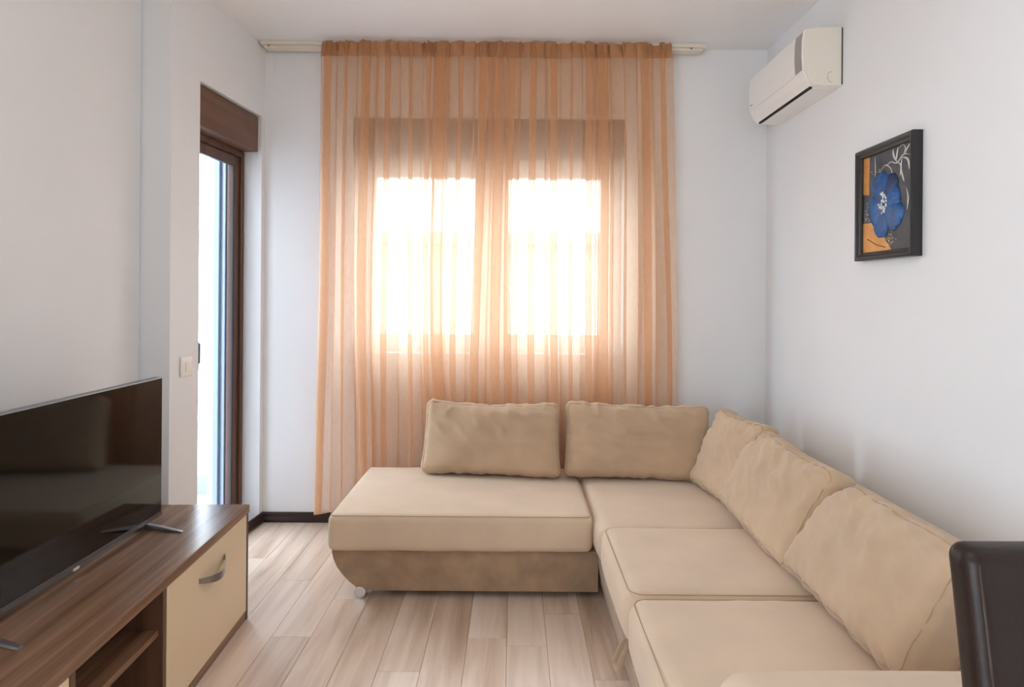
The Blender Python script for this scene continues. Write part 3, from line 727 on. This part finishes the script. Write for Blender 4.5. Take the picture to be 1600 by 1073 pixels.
def petal(cu, cv, ang, L, Wd, m, lift):
    t = bmesh.new(); rows = []; NU, NV = 16, 14
    for i in range(NU + 1):
        s_ = i / NU; row = []
        wdt = Wd * (math.sin(math.pi * min(1, s_ * .62 + .06)) ** .8) * (1 if s_ < .75 else math.sqrt(max(0, 1 - ((s_ - .75) / .25) ** 2)) * .985 + .015)
        for j in range(NV + 1):
            q = j / NV * 2 - 1
            a = s_ * L; bq = q * wdt / 2
            ruf = .012 * math.sin(9 * q + ang) * s_ ** 3
            x = cu * iw + (a + ruf * L) * math.cos(ang) - bq * math.sin(ang); y = cv * ih + (a + ruf * L) * math.sin(ang) + bq * math.cos(ang)
            dome = lift * (1 - q * q) ** .5 * math.sin(math.pi * min(1, .12 + s_ * .88)) ** .6 + .0012 * math.sin(q * 16 + s_ * 3) * s_
            row.append(t.verts.new(UV(x / iw, y / ih, .001 + max(0, dome))))
        rows.append(row)
    for i in range(NU):
        for j in range(NV): t.faces.new((rows[i][j], rows[i][j + 1], rows[i + 1][j + 1], rows[i + 1][j]))
    bmesh.ops.remove_doubles(t, verts=t.verts, dist=1e-6)
    o = bm_obj('petal', t, m, cvs); md = o.modifiers.new('s', 'SOLIDIFY'); md.thickness = .002; return o
fcu, fcv = .50, .47
for ang, L, Wd, m, lf in ((118, .135, .115, 'petal', .012), (62, .120, .080, 'petal_dark', .009), (196, .118, .125, 'petal', .012), (250, .135, .10, 'petal', .009), (318, .128, .115, 'petal', .013), (15, .095, .10, 'petal', .012)):
    petal(fcu, fcv, R(ang), L, Wd, m, lf)
for i in range(26):
    a = rd.random() * 6.28; r_ = rd.random() ** .6 * .040
    u = fcu + r_ * math.cos(a) * .7 / iw; v = fcv + r_ * math.sin(a) * 1.2 / ih
    MB().sphere(UV(u, v, .013), .0050, (.8, .8, 1.2), n=5).build('stamen', 'silver', cvs, 60)

# ============================================================ LIGHT SWITCH
sw = tag(empty('light_switch', wl(-.748, -.0003, .967), (0, 0, TH)), 'white light switch between the television and the balcony door', 'light switch')
MB().box((.0, -.042, -.045), (.009, .042, .045), .004, seg=3).build('plate', 'switch', sw, 40)
rk = MB().box((.0092, -.012, -.022), (.0125, .022, .022), .0015).build('rocker', 'switch', sw)

# ============================================================ DINING CHAIR
ch = tag(empty('dining_chair', (.888, .72, -.014), (0, 0, 0)), 'dark brown leather dining chair with a tall upholstered back, beside the sofa armrest', 'chair')
def fnb(p, u):
    p = p.copy(); zt = (u.z + 1) / 2
    p.y += .06 * zt ** 1.5
    p.x *= 1.0 + .03 * zt
    p.y += -.010 * (1 - u.x ** 2) * (1 - u.z ** 2) * (1 if p.y < 0 else .3)
    p += Vector((0, 1, 0)) * nz3(p.x * 7, p.y, p.z * 7, 4) * .003
    return p
bm = softbox((.455, .062, .50), .024, .014, fnb); bmesh.ops.translate(bm, verts=bm.verts, vec=(0, .205 - .035, .452))
bk = bm_obj('backrest', bm, 'leather', ch)
for sx in (-1, 1):
    pts = []
    for k in range(13):
        t = k / 12; z = .47 + t * .462; zt = (z - .452) / .5
        pts.append((sx * (.2125) * (1 + .03 * zt), .17 - .031 + .06 * zt ** 1.5 + .0015, z))
    MB().tube(pts, .0022, 6).build('piping', 'stitch', bk, 60)
bm = softbox((.45, .43, .085), .03, .02, lambda p, u: Vector((p.x, p.y, p.z + .012 * (1 - u.x ** 2) * (1 - u.y ** 2) * max(0, u.z))))
bmesh.ops.translate(bm, verts=bm.verts, vec=(0, -.015, .385)); bm_obj('seat', bm, 'leather', ch)
for x in (-.195, .195):
    for y in (-.195, .165):
        MB().box((x - .02, y - .02, .0005), (x + .02, y + .02, .386), .003).build('leg', 'leg_wood', ch)

# ============================================================ FILL GLOBE (added out of frame to brighten the room)
em, en, eb = new_mat('fill_glow_globe')
eb.inputs['Base Color'].default_value = (.9, .88, .84, 1)
eb.inputs['Emission Color'].default_value = (1, .955, .91, 1); eb.inputs['Emission Strength'].default_value = FILL_GLOW
cl = tag(empty('fill_globe', (-.05, .85, H)), 'added fill light, a glowing globe out of view under the ceiling', 'fill light')
MB().cyl((0, 0, -.025), (0, 0, -.0005), .07, n=32).cyl((0, 0, -.13), (0, 0, -.025), .008, n=12).build('fill_mount', 'white_pvc_and_haze', cl, 40)
MB().sphere((0, 0, -.32), .19, n=20).build('globe', em, cl, 80)
